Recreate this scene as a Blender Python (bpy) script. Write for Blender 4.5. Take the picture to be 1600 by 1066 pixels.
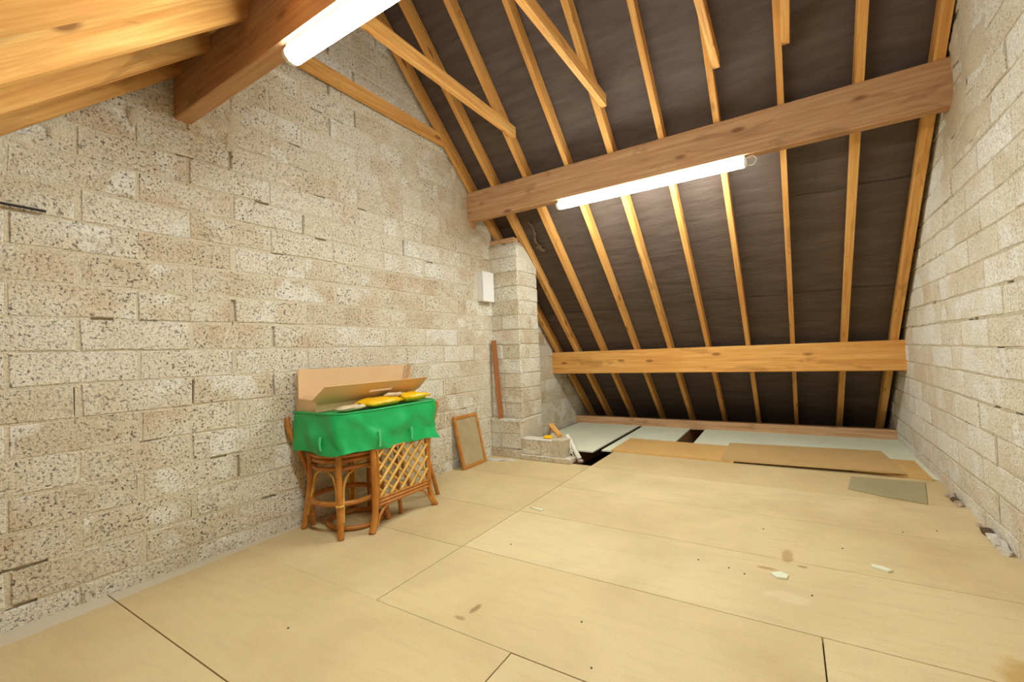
import bpy, bmesh, math, random
from mathutils import Vector, Matrix, noise
for o in list(bpy.data.objects): bpy.data.objects.remove(o)
R = random.Random(7)
scn = bpy.context.scene
COL = scn.collection

# ------------------------------------------------------------------ camera
YAW, PITCH, ROLL, FPX = .561174, .0258198, -.0391230, 689.49
CAM = Vector((2.80, 0.0, 1.08))
cf = Vector((-math.sin(YAW)*math.cos(PITCH), math.cos(YAW)*math.cos(PITCH), math.sin(PITCH)))
cr0 = Vector((math.cos(YAW), math.sin(YAW), 0)); cu0 = cr0.cross(cf)
cr = math.cos(ROLL)*cr0 + math.sin(ROLL)*cu0
cu = -math.sin(ROLL)*cr0 + math.cos(ROLL)*cu0
cam_d = bpy.data.cameras.new('camera'); cam = bpy.data.objects.new('camera', cam_d); COL.objects.link(cam)
cam.matrix_world = Matrix(((cr.x, cu.x, -cf.x, CAM.x), (cr.y, cu.y, -cf.y, CAM.y), (cr.z, cu.z, -cf.z, CAM.z), (0, 0, 0, 1)))
cam_d.sensor_width = 36; cam_d.lens = FPX/1600*36; cam_d.clip_start = .02
scn.camera = cam

# ------------------------------------------------------------------ world, exposure
w = bpy.data.worlds.new('world'); scn.world = w; w.use_nodes = True
w.node_tree.nodes['Background'].inputs[0].default_value = (0, 0, 0, 1)
w.node_tree.nodes['Background'].inputs[1].default_value = 1
scn.view_settings.view_transform = 'Standard'; scn.view_settings.look = 'None'
scn.view_settings.gamma = 1; scn.view_settings.use_curve_mapping = False
scn.view_settings.exposure = 0.12
TUBE_POWER = 104.0         # emission strength of the two lit battens
TUBE_COLOUR = (.93, 1.0, .95, 1)

# ------------------------------------------------------------------ material helpers
def srgb(r, g, b):
    f = lambda c: (c/255/12.92) if c/255 <= .04045 else ((c/255+.055)/1.055)**2.4
    return (f(r), f(g), f(b), 1)
class NT:
    def __init__(s, name):
        s.m = bpy.data.materials.new(name); s.m.use_nodes = True
        s.t = s.m.node_tree; s.b = s.t.nodes['Principled BSDF']
    def n(s, kind, **kw):
        nd = s.t.nodes.new(kind)
        for k, v in kw.items():
            if k.startswith('_'): nd.inputs[k[1:]].default_value = v
            else: setattr(nd, k, v)
        return nd
    def l(s, a, b): s.t.links.new(a, b)
    def noise(s, vec, scale, detail=3, rough=.55, dist=0):
        nd = s.n('ShaderNodeTexNoise', _Scale=scale, _Detail=detail, _Roughness=rough, _Distortion=dist); s.l(vec, nd.inputs['Vector']); return nd.outputs['Fac']
    def ramp(s, fac, *stops):
        nd = s.n('ShaderNodeValToRGB'); e = nd.color_ramp.elements
        while len(e) < len(stops): e.new(.5)
        for i, (p, c) in enumerate(stops): e[i].position = p; e[i].color = c if len(c) == 4 else (*c, 1)
        s.l(fac, nd.inputs[0]); return nd.outputs[0]
    def mix(s, fac, a, b, mode='MIX'):
        nd = s.n('ShaderNodeMix', data_type='RGBA', blend_type=mode)
        for v, i in ((fac, 0), (a, 6), (b, 7)):
            if hasattr(v, 'links'): s.l(v, nd.inputs[i])
            else: nd.inputs[i].default_value = v
        return nd.outputs[2]
    def math(s, op, a, b=0.0, clamp=False):
        nd = s.n('ShaderNodeMath', operation=op, use_clamp=clamp)
        for v, i in ((a, 0), (b, 1)):
            if hasattr(v, 'links'): s.l(v, nd.inputs[i])
            else: nd.inputs[i].default_value = v
        return nd.outputs[0]
    def bump(s, h, strength=.5, dist=.01):
        nd = s.n('ShaderNodeBump', _Strength=strength, _Distance=dist); s.l(h, nd.inputs['Height']); s.l(nd.outputs[0], s.b.inputs['Normal'])
    def out(s, col, rough=.8, spec=.3):
        if hasattr(col, 'links'): s.l(col, s.b.inputs['Base Color'])
        else: s.b.inputs['Base Color'].default_value = col
        if hasattr(rough, 'links'): s.l(rough, s.b.inputs['Roughness'])
        else: s.b.inputs['Roughness'].default_value = rough
        s.b.inputs['Specular IOR Level'].default_value = spec
        return s.m
    def pos(s): return s.n('ShaderNodeNewGeometry').outputs['Position']
    def obj(s): return s.n('ShaderNodeTexCoord').outputs['Object']
    def rnd(s): return s.n('ShaderNodeObjectInfo').outputs['Random']
    def mapv(s, vec, scale, loc=None):
        nd = s.n('ShaderNodeMapping'); nd.inputs['Scale'].default_value = scale; s.l(vec, nd.inputs['Vector'])
        if loc is not None: s.l(loc, nd.inputs['Location'])
        return nd.outputs[0]
B0, W1 = (0, 0, 0, 1), (1, 1, 1, 1)

def block_material(name, c_a, c_b, c_c, pit, pit_amt, pale, c_d):
    k = NT(name); p = k.pos(); r = k.rnd()
    base = k.ramp(r, (0, c_a), (.45, c_b), (.8, c_c), (1, c_a))
    ro = k.n('ShaderNodeCombineXYZ'); k.l(k.math('MULTIPLY', r, 31.0), ro.inputs[0]); k.l(k.math('MULTIPLY', r, 53.0), ro.inputs[1]); pr = k.mapv(p, (1, 1, 1), ro.outputs[0])
    blot = k.noise(pr, 6, 3); base = k.mix(k.ramp(blot, (.35, B0), (.7, W1)), base, k.mix(.5, base, pale))
    # whitish lime bloom over parts of some blocks
    bl = k.noise(pr, 2.9, 2); base = k.mix(k.ramp(bl, (.58, B0), (.64, (.8, .8, .8))), base, pale)
    rust = k.noise(pr, 1.9, 3); base = k.mix(k.ramp(rust, (.56, B0), (.68, (.55, .55, .55))), base, c_d)
    grain = k.noise(p, 190, 2); mid = k.noise(p, 85, 3, .6)
    base = k.mix(.38, base, k.ramp(grain, (.3, (.45, .4, .34)), (.6, W1)), 'MULTIPLY')
    base = k.mix(.45, base, k.ramp(mid, (.34, (.55, .5, .42)), (.54, W1)), 'MULTIPLY')
    pits = k.noise(p, 78, 3, .6); th = k.ramp(pits, (.36, W1), (.43, B0))
    area = k.ramp(k.noise(p, 4, 2), (.3, (.3, .3, .3)), (.6, W1))
    th2 = k.math('MULTIPLY', th, area); th2 = k.math('MULTIPLY', th2, pit_amt)
    col = k.mix(th2, base, pit)
    h = k.math('ADD', k.math('MULTIPLY', k.ramp(pits, (.3, B0), (.5, W1)), .7), k.math('ADD', k.math('MULTIPLY', grain, .3), k.math('MULTIPLY', mid, .3)))
    k.bump(h, .7, .010)
    return k.out(col, .95, .1)
M = {}
M['block'] = block_material('aggregate_block', srgb(233, 221, 198), srgb(219, 202, 174), srgb(242, 234, 218), srgb(84, 70, 54), .85, srgb(252, 250, 242), srgb(212, 182, 146))
M['block_pale'] = block_material('washed_block', srgb(246, 240, 224), srgb(232, 220, 196), srgb(253, 251, 243), srgb(146, 128, 106), .5, srgb(254, 253, 249), srgb(228, 206, 176))
def mortar(name, a, b):
    k = NT(name); p = k.pos()
    c = k.mix(k.noise(p, 9, 4), a, b); g = k.noise(p, 120, 3)
    c = k.mix(.3, c, k.ramp(g, (.35, (.3, .28, .26)), (.6, W1)), 'MULTIPLY'); k.bump(k.math('ADD', g, k.noise(p, 30, 3)), .6, .012)
    return k.out(c, .95, .1)
M['mortar'] = mortar('grey_mortar', srgb(236, 227, 206), srgb(216, 202, 176))
M['mortar_pale'] = mortar('pale_mortar', srgb(222, 210, 186), srgb(200, 186, 160))
M['smear'] = mortar('smeared_mortar', srgb(232, 221, 200), srgb(214, 200, 176))
M['plaster_dust'] = mortar('white_mortar_dust', srgb(236, 230, 220), srgb(214, 204, 190))

def timber(name, a, b, c, knot, contrast=1.0):
    k = NT(name); r = k.rnd(); off = k.n('ShaderNodeCombineXYZ'); k.l(k.math('MULTIPLY', r, 37.0), off.inputs[0]); k.l(k.math('MULTIPLY', r, 11.0), off.inputs[1])
    v = k.mapv(k.obj(), (1, 1, 1), off.outputs[0])
    s1 = k.noise(k.mapv(v, (1.0, 26, 26)), 1.6, 4, .6, .6); s2 = k.noise(k.mapv(v, (4, 150, 150)), 1, 2)
    broad = k.noise(k.mapv(v, (1.2, 5, 5)), 1.5, 2)
    col = k.ramp(s1, (.3, a), (.52, b), (.72, c)); col = k.mix(k.ramp(broad, (.35, B0), (.7, (.7, .7, .7))), col, k.mix(.5, col, a))
    col = k.mix(k.math('MULTIPLY', r, .3), col, a)
    vo = k.n('ShaderNodeTexVoronoi', _Scale=1.0); k.l(k.mapv(v, (2.6, 7, 7)), vo.inputs['Vector'])
    kn = k.ramp(vo.outputs['Distance'], (.07, W1), (.16, B0)); col = k.mix(k.math('MULTIPLY', kn, .8*contrast), col, knot)
    st = k.noise(k.mapv(v, (1.7, 6, 6)), 1.3, 3, .6, 1.2); col = k.mix(k.math('MULTIPLY', k.ramp(st, (.58, B0), (.66, W1)), .55*contrast), col, k.mix(.55, col, knot))
    col = k.mix(.25, col, k.ramp(s2, (.3, (.6, .55, .5)), (.6, W1)), 'MULTIPLY')
    k.bump(k.math('ADD', s1, k.math('MULTIPLY', s2, .4)), .25, .003)
    return k.out(col, .7, .25)
M['rafter'] = timber('sawn_pine', srgb(204, 140, 70), srgb(228, 172, 96), srgb(238, 196, 124), srgb(120, 70, 30))
M['purlin'] = timber('weathered_pine', srgb(184, 138, 98), srgb(208, 164, 122), srgb(222, 184, 144), srgb(120, 80, 50))
M['purlin_low'] = timber('warm_pine', srgb(206, 142, 70), srgb(224, 168, 92), srgb(236, 192, 118), srgb(128, 78, 34))
M['stick'] = timber('brown_plank', srgb(150, 92, 50), srgb(168, 108, 62), srgb(186, 126, 76), srgb(100, 60, 34))

def board(name, a, b, dirt, rough=.6, stains=False):
    k = NT(name); p = k.pos(); r = k.rnd()
    base = k.mix(r, a, b)
    sm = k.noise(p, 1.7, 4, .6, .4); base = k.mix(k.math('MULTIPLY', k.ramp(sm, (.42, B0), (.75, W1)), .6), base, dirt)
    streak = k.noise(k.mapv(p, (2.2, 12, 1)), 2.2, 4, .6, .5); base = k.mix(k.math('MULTIPLY', k.ramp(streak, (.5, B0), (.8, W1)), .35), base, dirt)
    fib = k.noise(p, 180, 2); base = k.mix(.16, base, k.ramp(fib, (.35, (.5, .45, .35)), (.6, W1)), 'MULTIPLY')
    if stains:
        sx = k.n('ShaderNodeSeparateXYZ'); k.l(p, sx.inputs[0]); X, Y = sx.outputs[0], sx.outputs[1]
        n1 = k.noise(p, 14, 4)
        # grey cement dust swept against the gable
        wd = k.math('ADD', .04, k.math('MULTIPLY', k.math('SUBTRACT', 1.75, Y), .06)); wd = k.math('MAXIMUM', wd, .0)
        edge = k.math('SUBTRACT', k.math('ADD', wd, k.math('MULTIPLY', n1, .02)), X)
        f = k.math('MULTIPLY', k.math('MULTIPLY', edge, 60.0, True), .8); base = k.mix(f, base, srgb(214, 204, 186))
        def blob(cx, cy, rx, ry, colr, amt):
            nonlocal base
            dx = k.math('DIVIDE', k.math('SUBTRACT', X, cx), rx); dy = k.math('DIVIDE', k.math('SUBTRACT', Y, cy), ry)
            d = k.math('ADD', k.math('MULTIPLY', dx, dx), k.math('MULTIPLY', dy, dy))
            d = k.math('ADD', d, k.math('MULTIPLY', k.math('SUBTRACT', n1, .5), 1.6))
            f2 = k.math('MULTIPLY', k.math('SUBTRACT', 1.0, d), 1.6, True); base = k.mix(k.math('MULTIPLY', f2, amt), base, colr)
        blob(3.40, 1.98, .10, .17, srgb(196, 160, 92), .8)
        blob(3.395, 1.99, .05, .012, srgb(96, 72, 40), .9)
        blob(1.62, 1.50, .018, .045, srgb(150, 116, 74), .8)
        blob(1.60, 1.42, .03, .015, srgb(150, 116, 74), .6)
        blob(2.74, 2.62, .03, .10, srgb(176, 140, 92), .7)
        blob(2.80, 2.53, .03, .015, srgb(150, 116, 74), .7)
        blob(2.66, 2.44, .05, .02, srgb(168, 134, 88), .7)
        blob(2.74, 2.20, .10, .05, srgb(228, 214, 178), .5)
    k.bump(fib, .12, .002)
    return k.out(base, rough, .3)
M['chipboard'] = board('chipboard', srgb(226, 205, 160), srgb(215, 192, 144), srgb(190, 164, 120), .6, True)
M['tanboard'] = board('tan_board', srgb(232, 192, 124), srgb(224, 182, 116), srgb(206, 160, 98))
M['plywood'] = board('plywood', srgb(214, 180, 124), srgb(206, 172, 118), srgb(184, 146, 98))
M['plasterboard'] = board('plasterboard', srgb(242, 244, 220), srgb(238, 241, 216), srgb(224, 226, 198), .85)
M['greyboard'] = board('grey_board', srgb(176, 164, 128), srgb(176, 164, 128), srgb(156, 144, 110), .8)
def simple(name, c, rough=.5, spec=.4, vary=0.0, vs=20, bumpd=0):
    k = NT(name); col = c
    n1 = k.noise(k.pos(), vs, 3)
    col = k.mix(k.math('MULTIPLY', n1, vary), c, tuple(x*.45 for x in c[:3])+(1,))
    if bumpd: k.bump(n1, .5, bumpd)
    return k.out(col, rough, spec)
M['under'] = simple('dusty_void_lining', srgb(104, 88, 70), .95, .1, .5)
M['white'] = simple('white_plastic', srgb(240, 240, 238), .4, .5, .04)
M['housing'] = simple('white_enamel', srgb(236, 234, 228), .4, .5, .04)
M['pvc'] = simple('dusty_pvc', srgb(228, 220, 204), .5, .4, .25)
M['steel'] = simple('rusty_rod', srgb(52, 44, 40), .7, .4, .3)
M['card'] = simple('cardboard', srgb(228, 192, 148), .85, .15, .18, 9)
M['yellow'] = simple('yellow_plastic', srgb(252, 196, 20), .35, .5, .18, 22)
M['clear'] = simple('milky_plastic', srgb(236, 214, 176), .3, .5, .2, 30)
M['tile'] = simple('pale_tile', srgb(236, 236, 210), .5, .4, .1)
M['chip'] = simple('rubble', srgb(200, 180, 160), .95, .1, .5, 60, .01)
M['chip_dark'] = simple('dark_rubble', srgb(110, 90, 74), .95, .1, .5, 60, .01)
M['screw'] = simple('dark_screw', srgb(60, 46, 34), .5, .5)
M['scrap'] = simple('dusty_film', srgb(128, 108, 92), .5, .4, .4, 40)
k = NT('green_vinyl'); n1 = k.noise(k.pos(), 7, 3); gc = k.mix(k.ramp(n1, (.4, B0), (.7, W1)), srgb(16, 168, 88), srgb(30, 184, 104)); k.bump(n1, .2, .01)
M['green'] = k.out(gc, .38, .5)
M['green_hem'] = simple('pale_green_hem', srgb(96, 208, 140), .4, .5, .15)
def rattan(name, a, b):
    k = NT(name); p = k.pos(); n1 = k.noise(p, 16, 3); c = k.mix(k.ramp(n1, (.35, B0), (.65, W1)), a, b)
    rr = k.rnd(); c = k.mix(k.math('MULTIPLY', rr, .35), c, a)
    return k.out(c, .38, .5)
M['rattan'] = rattan('rattan_pole', srgb(172, 104, 36), srgb(206, 138, 58))
M['cane'] = rattan('lattice_cane', srgb(206, 156, 62), srgb(232, 190, 98))
M['frame'] = rattan('frame_wood', srgb(182, 116, 48), srgb(206, 142, 66))
k = NT('dull_mirror'); n1 = k.noise(k.pos(), 12, 2); M['mirror'] = k.out(k.mix(n1, srgb(206, 188, 146), srgb(176, 164, 132)), .25, .6); k.b.inputs['Metallic'].default_value = .25
k = NT('roof_felt'); p = k.pos(); n1 = k.noise(k.mapv(p, (1, 6, 6)), 2.5, 4, .6, .5); n2 = k.noise(p, 220, 2)
M['felt'] = k.out(k.mix(k.ramp(n1, (.35, B0), (.7, W1)), srgb(84, 71, 63), srgb(102, 88, 80)), .62, .35)
k.bump(k.math('ADD', k.math('MULTIPLY', n1, 1.0), k.math('MULTIPLY', n2, .15)), .5, .02)
k = NT('lit_diffuser'); k.b.inputs['Emission Color'].default_value = TUBE_COLOUR; k.b.inputs['Emission Strength'].default_value = TUBE_POWER
M['lit'] = k.out((.9, .9, .9, 1), .5)

# ------------------------------------------------------------------ object helpers
def link(name, me, mat, parent=None, loc=None):
    o = bpy.data.objects.new(name, me); COL.objects.link(o)
    if mat is not None and len(me.materials) == 0: me.materials.append(M[mat])
    if loc is not None: o.location = loc
    if parent is not None: o.parent = parent
    return o
def tag(o, label, cat, group=None):
    o['label'] = label; o['category'] = cat
    if group: o['group'] = group
    return o
def struct(o): o['kind'] = 'structure'; return o
def empty(name, loc=(0, 0, 0), rz=0):
    o = bpy.data.objects.new(name, None); COL.objects.link(o); o.location = loc; o.rotation_euler = (0, 0, rz); o.empty_display_size = .1; return o
def mesh(name, vs, fs, smooth=False):
    me = bpy.data.meshes.new(name); me.from_pydata([tuple(v) for v in vs], [], fs); me.update()
    bm = bmesh.new(); bm.from_mesh(me); bmesh.ops.recalc_face_normals(bm, faces=bm.faces); bm.to_mesh(me); bm.free()
    if smooth:
        for p in me.polygons: p.use_smooth = True
    return me
def prism(poly, axis_vec, off=(0, 0, 0)):
    """poly: list of Vectors; extruded by axis_vec"""
    n = len(poly); a = Vector(axis_vec); off = Vector(off)
    vs = [Vector(p)+off for p in poly]+[Vector(p)+a+off for p in poly]
    fs = [tuple(range(n))[::-1], tuple(range(n, 2*n))]+[(i, (i+1) % n, (i+1) % n+n, i+n) for i in range(n)]
    return vs, fs
def join(parts):
    V, F = [], []
    for vs, fs in parts:
        b = len(V); V += list(vs); F += [tuple(i+b for i in f) for f in fs]
    return V, F
def boxg(x0, x1, y0, y1, z0, z1): return prism([Vector((x0, y0, z0)), Vector((x1, y0, z0)), Vector((x1, y1, z0)), Vector((x0, y1, z0))], (0, 0, z1-z0))
def box(name, x0, x1, y0, y1, z0, z1, mat, parent=None, bev=.003, origin=None):
    """bevelled box with its origin at the base centre"""
    o0 = Vector(origin) if origin else Vector(((x0+x1)/2, (y0+y1)/2, z0))
    vs, fs = boxg(x0-o0.x, x1-o0.x, y0-o0.y, y1-o0.y, z0-o0.z, z1-o0.z)
    me = mesh(name, vs, fs)
    if bev:
        bm = bmesh.new(); bm.from_mesh(me); bmesh.ops.bevel(bm, geom=bm.edges[:], offset=bev, segments=1, affect='EDGES'); bm.to_mesh(me); bm.free()
    o = link(name, me, mat, parent, o0); return o
def slab(name, poly, z0, z1, mat, parent=None, tilt=None):
    c = sum((Vector((p[0], p[1], 0)) for p in poly), Vector())/len(poly); c.z = z0
    vs, fs = prism([Vector((p[0]-c.x, p[1]-c.y, 0)) for p in poly], (0, 0, z1-z0))
    o = link(name, mesh(name, vs, fs), mat, parent, c)
    if tilt: o.rotation_euler = tilt
    return o
def beam(name, p0, p1, wid, dep, mat, up=(0, 0, 1), parent=None, ch=.004):
    """timber from p0 to p1 (centre of its underside); local x runs along the grain"""
    p0, p1 = Vector(p0), Vector(p1); L = (p1-p0).length; x = (p1-p0).normalized(); y = Vector(up).cross(x).normalized(); z = x.cross(y)
    h = wid/2; sec = [(-h+ch, 0), (h-ch, 0), (h, ch), (h, dep-ch), (h-ch, dep), (-h+ch, dep), (-h, dep-ch), (-h, ch)]
    me = mesh(name, *prism([Vector((0, a, b)) for a, b in sec], (L, 0, 0)))
    o = link(name, me, mat, parent)
    o.matrix_world = Matrix(((x.x, y.x, z.x, p0.x), (x.y, y.y, z.y, p0.y), (x.z, y.z, z.z, p0.z), (0, 0, 0, 1)))
    return o
def smooth_path(pts, n=6):
    P = [Vector(p) for p in pts]; out = []
    for i in range(len(P)-1):
        a, b, c, d = P[max(i-1, 0)], P[i], P[i+1], P[min(i+2, len(P)-1)]
        for j in range(n):
            t = j/n; out.append(.5*((2*b)+(c-a)*t+(2*a-5*b+4*c-d)*t*t+(3*b-a-3*c+d)*t**3))
    return out+[P[-1]]
def tubeg(path, r, seg=8, closed=False, r1=None):
    n = len(path); vs = []; fs = []; up = Vector((.13, .21, .97))
    for i, p in enumerate(path):
        a = path[(i-1) % n] if closed or i > 0 else p; b = path[(i+1) % n] if closed or i < n-1 else p
        d = (b-a).normalized(); s = d.cross(up)
        if s.length < 1e-3: s = d.cross(Vector((1, 0, 0)))
        s.normalize(); t = d.cross(s); rr = r if r1 is None else r+(r1-r)*i/(n-1)
        vs += [p+rr*(math.cos(q)*s+math.sin(q)*t) for q in [2*math.pi*j/seg for j in range(seg)]]
    m = n if closed else n-1
    for i in range(m):
        for j in range(seg):
            fs.append((i*seg+j, i*seg+(j+1) % seg, ((i+1) % n)*seg+(j+1) % seg, ((i+1) % n)*seg+j))
    if not closed: fs += [tuple(range(seg))[::-1], tuple(range((n-1)*seg, n*seg))]
    return vs, fs
def tube(name, pts, r, mat, parent=None, seg=8, closed=False, n=6, smooth=True, r1=None, loc=None):
    path = smooth_path(pts, n) if (n and not closed) else [Vector(p) for p in pts]
    if loc is not None: path = [p-Vector(loc) for p in path]
    return link(name, mesh(name, *tubeg(path, r, seg, closed, r1), smooth=smooth), mat, parent, loc)
def circle(c, r, n=28, ry=None): return [Vector((c[0]+r*math.cos(2*math.pi*i/n), c[1]+(ry or r)*math.sin(2*math.pi*i/n), c[2])) for i in range(n)]
def lump(name, c, size, mat, parent=None, seed=0, sub=2, amp=.35):
    bm = bmesh.new(); bmesh.ops.create_icosphere(bm, subdivisions=sub, radius=1)
    for v in bm.verts:
        f = 1+amp*noise.noise(v.co*1.7+Vector((seed*3.1, seed*1.7, 0)))
        v.co = Vector((v.co.x*size[0]*f, v.co.y*size[1]*f, v.co.z*size[2]*f))
    zm = min(v.co.z for v in bm.verts)
    me = bpy.data.meshes.new(name); bm.to_mesh(me); bm.free()
    return link(name, me, mat, parent, c)
ORD = ['first', 'second', 'third', 'fourth', 'fifth', 'sixth', 'seventh', 'eighth', 'ninth', 'tenth']

# ------------------------------------------------------------------ room measures (metres)
SL = .914; YR = 2.36; XW = 3.69; FELT = .19
NORM = Vector((0, SL, 1)).normalized()
def under(y):                       # underside of the rafters, both slopes
    yy = y if y >= YR else 2*YR-y
    return 1.06+(5.40-yy)*SL
def xl(y): return .028*(y-1.1) if y < 3.99 else .045     # face of the gable with the pier
def xr(y): return XW+.012*(y-4.0)
YA, YB = 2*YR-7.06, 7.06

# ---- floor: void lining below, boards as parts
floor = struct(link('floor', mesh('floor', *boxg(-.1, 3.9, YA-.1, YB+.1, -.30, -.26)), 'under'))
bt = .022; g = .0022
def fboard(x0, x1, y0, y1, mat='chipboard', name='floor_board', dz=0.0):
    o = box(name, x0+g, x1-g, y0+g, y1-g, -bt+dz, dz, mat, floor, .0012); return o
XG = 1.186
rows = [2*YR-6.62, -1.70, -1.09, -.48, .135, .742, 1.344, 1.962, 2.572, 3.178, 3.815, 4.50]
for i in range(len(rows)-1):
    y0, y1 = rows[i], rows[i+1]
    if i == 5:
        fboard(-.02, 1.9, .755, y1+.0025); fboard(1.9, 3.78, y0, y1)
    elif i == 6: fboard(XG, 2.85, y0, y1); fboard(2.85, 3.78, y0, y1)
    elif i > 6: fboard(XG, 3.78, y0, y1)
    else: fboard(-.12, 1.3+.4*(i % 2), y0, y1 if i < 4 else .755); fboard(1.3+.4*(i % 2), 3.78, y0, y1)
fboard(-.02, XG, 1.3415, 1.95); fboard(-.02, XG, 1.95, 2.553); fboard(-.02, XG, 2.553, 3.293); fboard(-.02, XG, 3.293, 3.86)
for xj in (.42, .68, 1.62, 2.4, 3.0, 3.55): box('joist', xj-.024, xj+.024, 3.3, YB, -.25, -bt-.001, 'purlin', floor, .003)
# pale boards beyond
pb = [[(.10, 4.52), (.60, 4.42), (.985, 4.40), (.985, 6.10), (.10, 6.10)],
      [(1.045, 4.505), (1.655, 4.505), (1.655, 6.10), (1.045, 6.10)],
      [(1.855, 4.505), (3.72, 4.505), (3.72, 6.10), (1.835, 6.10)]]
for p in pb: slab('plasterboard_sheet', p, -.014, 0, 'plasterboard', floor)
for (x, y) in [(1.03, 1.03), (2.18, 1.41), (2.62, 1.50), (2.36, 2.38), (2.50, 2.36), (2.57, 2.33), (2.83, 2.26), (2.98, 2.84), (2.62, 2.94), (3.28, 3.22), (3.44, 3.32), (1.42, 2.1), (2.05, 1.63)]:
    me = mesh('screw_head', *prism([Vector((.0042*math.cos(a*math.pi/3), .0042*math.sin(a*math.pi/3), 0)) for a in range(6)], (0, 0, .003)))
    link('screw_head', me, 'screw', floor, (x, y, -.0005))

# ---- gable walls with their blocks
CH, BL, Z0, JT = .1537, .4515, .088, .0105
def clip(poly, f):
    """keep f(p) >= 0"""
    out = []
    for i, p in enumerate(poly):
        q = poly[(i+1) % len(poly)]; a, b = f(p), f(q)
        if a >= 0: out.append(p)
        if (a >= 0) != (b >= 0): t = a/(a-b); out.append((p[0]+(q[0]-p[0])*t, p[1]+(q[1]-p[1])*t))
    return out
def area(p): return abs(sum(p[i][0]*p[(i+1) % len(p)][1]-p[(i+1) % len(p)][0]*p[i][1] for i in range(len(p))))/2
def rough_outline(poly, rr, j=.0045, step=.13):
    out = []
    for i, p in enumerate(poly):
        q = poly[(i+1) % len(poly)]; L = math.hypot(q[0]-p[0], q[1]-p[1]); n = max(1, round(L/step))
        for s in range(n):
            t = s/n; out.append((p[0]+(q[0]-p[0])*t+rr.uniform(-j, j), p[1]+(q[1]-p[1])*t+rr.uniform(-j, j)))
    return out
def block_geo(poly, proud, depth=.03):
    """front at +proud along local axis 0; poly in (u, z)"""
    n = len(poly); cu_, cz_ = sum(p[0] for p in poly)/n, sum(p[1] for p in poly)/n
    c = .004
    def inset(p):
        dx, dz = p[0]-cu_, p[1]-cz_; return (p[0]-math.copysign(min(c, abs(dx)), dx), p[1]-math.copysign(min(c, abs(dz)), dz))
    vs = [Vector((proud, *inset(p))) for p in poly]+[Vector((proud-.004, *p)) for p in poly]+[Vector((-depth, *p)) for p in poly]
    fs = [tuple(range(n))]+[(i, (i+1) % n, n+(i+1) % n, n+i) for i in range(n)]+[(n+i, n+(i+1) % n, 2*n+(i+1) % n, 2*n+i) for i in range(n)]
    return vs, fs
def gable(name, side, xf, mat, mort, parity, u_off, u_vis, seed):
    """side +1: face looks to +x (pier gable), -1: face looks to -x"""
    rr = random.Random(seed); top = lambda p: under(p[0])+FELT-p[1]
    prof = [(YA, -.28), (YA, under(YA)+FELT), (YR, under(YR)+FELT), (YB, under(YB)+FELT), (YB, -.28)]
    if side > 0:
        a = clip(prof, lambda p: 3.99-p[0]); b = clip(prof, lambda p: p[0]-3.99)
        P = [prism([Vector((xf(min(u, 3.98))-.02, u, z)) for u, z in a], (-.12, 0, 0)), prism([Vector((xf(4.5)-.02, u, z)) for u, z in b], (-.12, 0, 0))]
    else: P = [prism([Vector((xf(u)+.02, u, z)) for u, z in prof], (.12, 0, 0))]
    root = struct(link(name, mesh(name, *join(P)), mort))
    rest = []; strips = []; jr = random.Random(seed+100)
    def strip(a0, a1, b0, b1):
        q = clip([(a0, b0), (a1, b0), (a1, b1), (a0, b1)], lambda p: top(p)-.004); q = clip(q, lambda p: p[0]-YA); q = clip(q, lambda p: YB-p[0])
        if side > 0 and a0 < 3.98 < a1: q = clip(q, lambda p: 3.975-p[0])
        if len(q) < 3: return
        hh = side*jr.uniform(-.0025, .001)
        strips.append(prism([Vector((xf(p[0])+hh, p[0], p[1])) for p in q], (-side*.03, 0, 0)))
    for kz in range(-1, 26):
        z0 = Z0+CH*kz+rr.uniform(-.003, .003); z1 = Z0+CH*(kz+1)
        off = u_off+(BL/2 if (kz % 2) == parity else 0)
        for iu in range(-14, 16):
            u0 = off+iu*BL+rr.uniform(-.008, .008); u1 = u0+BL-JT-rr.uniform(0, .008)
            if u1 < YA or u0 > YB or (side > 0 and u0 < 3.90 and u1 > 4.05): pass
            zc = Z0+CH*kz
            for q_ in range(5):
                if jr.random() > .035: strip(u0-JT+(u1+JT-u0)*q_/5-.002, u0-JT+(u1+JT-u0)*(q_+1)/5+.002, zc-JT*.5-.007, zc+JT*.5+.007)
            if jr.random() > .10: strip(u0-JT-.014, u0+.006, zc, zc+CH)
            poly = [(u0, max(z0+JT*.5, -.04)), (u1, max(z0+JT*.5, -.04)), (u1, z1-JT*.5), (u0, z1-JT*.5)]
            if side > 0 and u0 < 3.98 < u1: poly = clip(poly, lambda p: 3.975-p[0])
            poly = clip(poly, lambda p: top(p)-.01); poly = clip(poly, lambda p: p[0]-YA); poly = clip(poly, lambda p: YB-p[0])
            if len(poly) < 3 or area(poly) < .0015: continue
            cu_ = sum(p[0] for p in poly)/len(poly); cz_ = sum(p[1] for p in poly)/len(poly)
            ol = [(p[0]-cu_, p[1]-cz_) for p in rough_outline(poly, rr)]
            proud = rr.uniform(.001, .006)+(rr.random() < .12)*.004
            vs, fs = block_geo(ol, proud)
            ang = 0.0 if side > 0 else 0
            x = xf(cu_); sl = .028 if (side > 0 and cu_ < 3.99) else (.012 if side < 0 else 0)
            vs = [Vector((side*v.x+sl*v.y, v.y, v.z)) for v in vs]
            if u_vis(cu_, cz_): link('block', mesh('block', vs, fs), mat, root, (x, cu_, cz_))
            else: rest.append(([v+Vector((x, cu_, cz_)) for v in vs], fs))
    o = link('mortar_joints', mesh('mortar_joints', *join(strips)), mort, root); o['kind'] = 'stuff'
    if rest:
        o = link('outlying_blocks', mesh('outlying_blocks', *join(rest)), mat, root); o['kind'] = 'stuff'
    return root
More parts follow.
